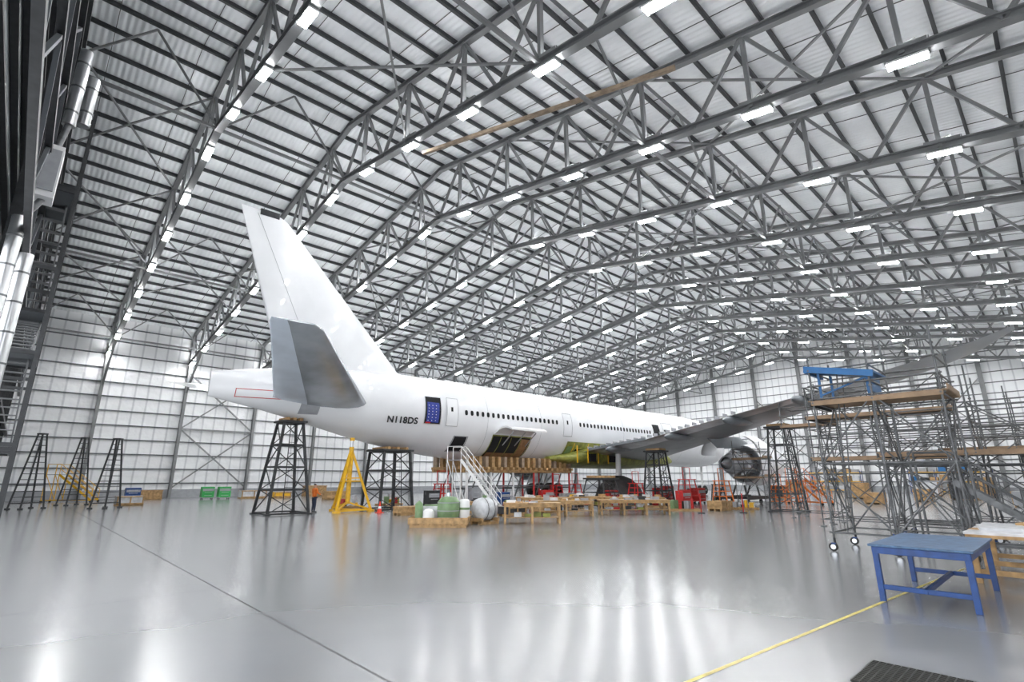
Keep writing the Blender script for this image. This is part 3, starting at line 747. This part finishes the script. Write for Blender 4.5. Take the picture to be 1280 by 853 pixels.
# ------------------------------------------------------------------ scaffolding
def scaffold(xa,xb,ya,yb,H,decks,nx=1,ny=1,casters=True,rail=1.1,step=1.0,r=.028,ext=None):
    b=MB(); z0=.28 if casters else .05
    xs=[xa+(xb-xa)*i/nx for i in range(nx+1)]; yl=[ya+(yb-ya)*i/ny for i in range(ny+1)]
    for x in xs:
        for y in yl:
            b.tube((x,y,z0),(x,y,H+random.uniform(-.5,.4)),r,'galv',6)
            z=z0+.5
            while z<H: b.tube((x,y,z),(x,y,z+.05),r*1.8,'galv',6); z+=1
            if casters:
                b.tube((x,y,.2),(x,y,z0+.1),.035,'black',8); b.tube((x-.03,y+.05,.12),(x+.03,y+.05,.12),.12,'rubber',16)
                b.tube((x-.034,y+.05,.12),(x+.034,y+.05,.12),.07,'alu',12); b.box((x,y+.03,.22),(.09,.12,.04),'blue')
            else: b.box((x,y,.02),(.2,.2,.04),'galv')
    lv=[]; z=z0+.25
    while z<H-.1: lv.append(z); z+=step*2
    lv+= [d-.05 for d in decks]+[d+.5 for d in decks]+[d+1.0 for d in decks]
    lv=[l for l in lv if l<H]
    for z in lv:
        for x in xs: b.tube((x,ya-.1,z),(x,yb+.1,z),r*.9,'galv',6)
        for y in yl: b.tube((xa-.1,y,z),(xb+.1,y,z),r*.9,'galv',6)
    base=sorted([z0+.25+2*step*i for i in range(10) if z0+.25+2*step*i<H])
    for i in range(len(base)-1):
        za,zb=base[i],base[i+1]
        for j in range(ny):
            for n_,x in enumerate(xs):
                p,q=((yl[j],za),(yl[j+1],zb)) if (i+j+n_)%2 else ((yl[j+1],za),(yl[j],zb)); b.tube((x,p[0],p[1]),(x,q[0],q[1]),r*.8,'galv',6)
        for j in range(nx):
            for n_,y in enumerate(yl):
                p,q=((xs[j],za),(xs[j+1],zb)) if (i+j+n_)%2 else ((xs[j+1],za),(xs[j],zb)); b.tube((p[0],y,p[1]),(q[0],y,q[1]),r*.8,'galv',6)
    for d in decks:
        n=int((xb-xa)/.24)
        for i in range(n): 
            x=xa+(xb-xa)*(i+.5)/n; b.box((x,(ya+yb)/2,d+.02),((xb-xa)/n-.015,yb-ya+.3,.045),'ply')
        b.box(((xa+xb)/2,ya-.15,d+.1),(xb-xa,.03,.16),'ply'); b.box((xa-.06,(ya+yb)/2,d-.06),(.05,yb-ya+.1,.14),'ply'); b.box(((xa+xb)/2,yb+.12,d-.06),(xb-xa,.05,.14),'black')
    return b
b=scaffold(18.2,20.4,2.1,5.3,6.2,[4.45],1,2,r=.032); 
for x in(18.9,19.5): b.tube((x,5.1,.5),(x,4.7,5.4),.02,'galv')
for i in range(16): b.tube((18.9,5.1-.4*i/16,.6+.3*i),(19.5,5.1-.4*i/16,.6+.3*i),.015,'galv')
b.build('scaffold_tower')
b=scaffold(22.4,25.6,-.5,4.6,5.6,[2.95],2,2); b.build('scaffold_tower')
b=scaffold(27.0,30.0,3.2,8.2,6.4,[3.0,4.9],2,2,False); b.build('scaffold_tower')
b=scaffold(31.5,33.5,8.8,11.0,6.2,[5.0],1,1,False); b.build('scaffold_tower')
b=scaffold(31,34.5,-1.0,4.0,6.2,[3.4],2,2,False); b.build('scaffold_tower')
b=scaffold(41.2,43.0,16.2,18.3,4.6,[2.2,3.6],1,1,False); b.build('scaffold_tower')
stairs('scaffold_stairs',(21.4,.2),(21.4,2.6),.8,.2,2.0,'galv')
b=MB(); z=4.5
for x,y in((18.4,5.1),(18.4,3.8),(19.7,5.1),(19.7,3.8)):
    b.beam((x,y,z),(x,y,z+(.95 if y>4 else .7)),.07,.07,'lblue')
b.beam((18.4,5.1,z+.15),(18.4,3.8,z+.6),.05,.05,'lblue')
mt=Matrix.Rotation(.2,3,'X')
b.box((19.0,4.5,z+.9),(1.7,1.9,.06),'lblue',mtx=mt); b.box((19,5.4,z+1.0),(1.7,.08,.22),'lblue'); b.box((18.15,4.5,z+.83),(.06,1.9,.2),'lblue',mtx=mt)
b.box((19.0,3.75,z+.4),(1.3,.05,.5),'lblue')
b.build('blue_work_jig')

b=MB(); xa,xb,ya,yb,h=11.55,14.25,1.42,2.78,.95
b.b2((xa-.05,ya-.05,h-.04),(xb+.05,yb+.05,h),'bluetop')
for x in(xa+.02,xb-.02): b.b2((x-.03,ya,h-.16),(x+.03,yb,h-.04),'blue')
for y in(ya+.02,yb-.02): b.b2((xa,y-.03,h-.16),(xb,y+.03,h-.04),'blue')
for x in(xa+.04,xb-.04):
    for y in(ya+.04,yb-.04): b.b2((x-.045,y-.045,0),(x+.045,y+.045,h-.04),'blue')
for x in(xa+.04,xb-.04): b.b2((x-.03,ya,.2),(x+.03,yb,.28),'blue')
b.b2((xa,(ya+yb)/2-.03,.2),(xb,(ya+yb)/2+.03,.28),'blue')
b.build('blue_steel_table',bevel=.008)

# ------------------------------------------------------------------ worker
def worker(x,y,rz,vest='orange'):
    e=empty('worker')
    rot=Matrix.Rotation(rz,3,'Z')
    def W(p): v=rot@Vector(p); return Vector((x+v.x,y+v.y,v.z))
    def sk(name,pts,edges,rad,k):
        me=bpy.data.meshes.new(name); me.from_pydata([tuple(W(p)) for p in pts],edges,[]); ob=bpy.data.objects.new(name,me); scene.collection.objects.link(ob)
        bpy.context.view_layer.objects.active=ob
        ob.modifiers.new('skin','SKIN')
        if not me.skin_vertices:
            import bmesh
            bm=bmesh.new(); bm.from_mesh(me); bm.verts.layers.skin.verify(); bm.to_mesh(me); bm.free()
        for i,r in enumerate(rad): me.skin_vertices[0].data[i].radius=(r,r)
        me.skin_vertices[0].data[0].use_root=True
        s=ob.modifiers.new('sub','SUBSURF'); s.levels=2; s.render_levels=2
        me.materials.append(M[k]); ob.modifiers['skin'].use_smooth_shade=True; ob.parent=e
    sk('jacket',[(0,0,.92),(0,0,1.1),(0,0,1.28),(0,0,1.42),(0,0,1.5),(.19,0,1.42),(.25,.08,1.18),(.2,.3,1.1),(-.19,0,1.42),(-.26,.03,1.16),(-.22,.24,1.0)],
       [(0,1),(1,2),(2,3),(3,4),(3,5),(5,6),(6,7),(3,8),(8,9),(9,10)],[.15,.14,.16,.13,.06,.075,.055,.042,.075,.055,.042],vest)
    sk('trousers',[(0,0,.98),(.1,0,.86),(.12,.02,.5),(.13,-.02,.1),(-.1,0,.86),(-.12,.04,.5),(-.13,.0,.1)],[(0,1),(1,2),(2,3),(0,4),(4,5),(5,6)],[.14,.1,.07,.055,.1,.07,.055],'denim')
    for s in(-1,1): sk('boot',[(s*.13,-.04,.07),(s*.13,.06,.06),(s*.135,.18,.045)],[(0,1),(1,2)],[.055,.05,.04],'black')
    sk('head',[(0,0,1.48),(0,.005,1.58),(0,.015,1.66),(0,.01,1.72)],[(0,1),(1,2),(2,3)],[.05,.07,.085,.07],'skin')
    sk('hair',[(0,-.03,1.64),(0,-.02,1.71),(0,.01,1.745)],[(0,1),(1,2)],[.07,.085,.06],'hair')
    b=MB(); 
    for s in(-1,1): b.box(W((s*.03,.095,1.645)),(.018,.012,.01),'hair'); b.box(W((s*.085,.0,1.63)),(.02,.03,.055),'skin')
    b.tube(W((0,.09,1.64)),W((0,.115,1.61)),.012,'skin',6); b.box(W((0,.09,1.575)),(.04,.01,.01),'red'); b.build('face',e)
    for s,hx,hy,hz in((1,.2,.3,1.1),(-1,-.22,.24,1.0)):
        sk('palm',[(hx,hy,hz),(hx-.01*s,hy+.09,hz-.02)],[(0,1)],[.028,.03],'skin')
        for i in range(4):
            o=(i-1.5)*.02; L=[.065,.08,.075,.055][i]
            sk('finger',[(hx+o,hy+.1,hz-.02),(hx+o,hy+.1+L*.5,hz-.03),(hx+o,hy+.1+L*.8,hz-.065)],[(0,1),(1,2)],[.009,.008,.007],'skin')
        sk('thumb',[(hx-.025*s,hy+.04,hz-.01),(hx-.055*s,hy+.08,hz-.02),(hx-.05*s,hy+.11,hz-.035)],[(0,1),(1,2)],[.011,.009,.008],'skin')
worker(14.0,33.1,-1.4)

# ------------------------------------------------------------------ world / camera
w=bpy.data.worlds.new('World'); scene.world=w; w.use_nodes=True
bg=w.node_tree.nodes['Background']; bg.inputs['Color'].default_value=(.93,.96,1,1); bg.inputs['Strength'].default_value=4
cam=bpy.data.cameras.new('camera'); co=bpy.data.objects.new('camera',cam); scene.collection.objects.link(co)
cam.lens=18; cam.sensor_width=36; cam.clip_end=500
co.location=(0,0,2.1); co.rotation_euler=(R(105),0,R(-43.2)); scene.camera=co
scene.view_settings.view_transform='Standard'
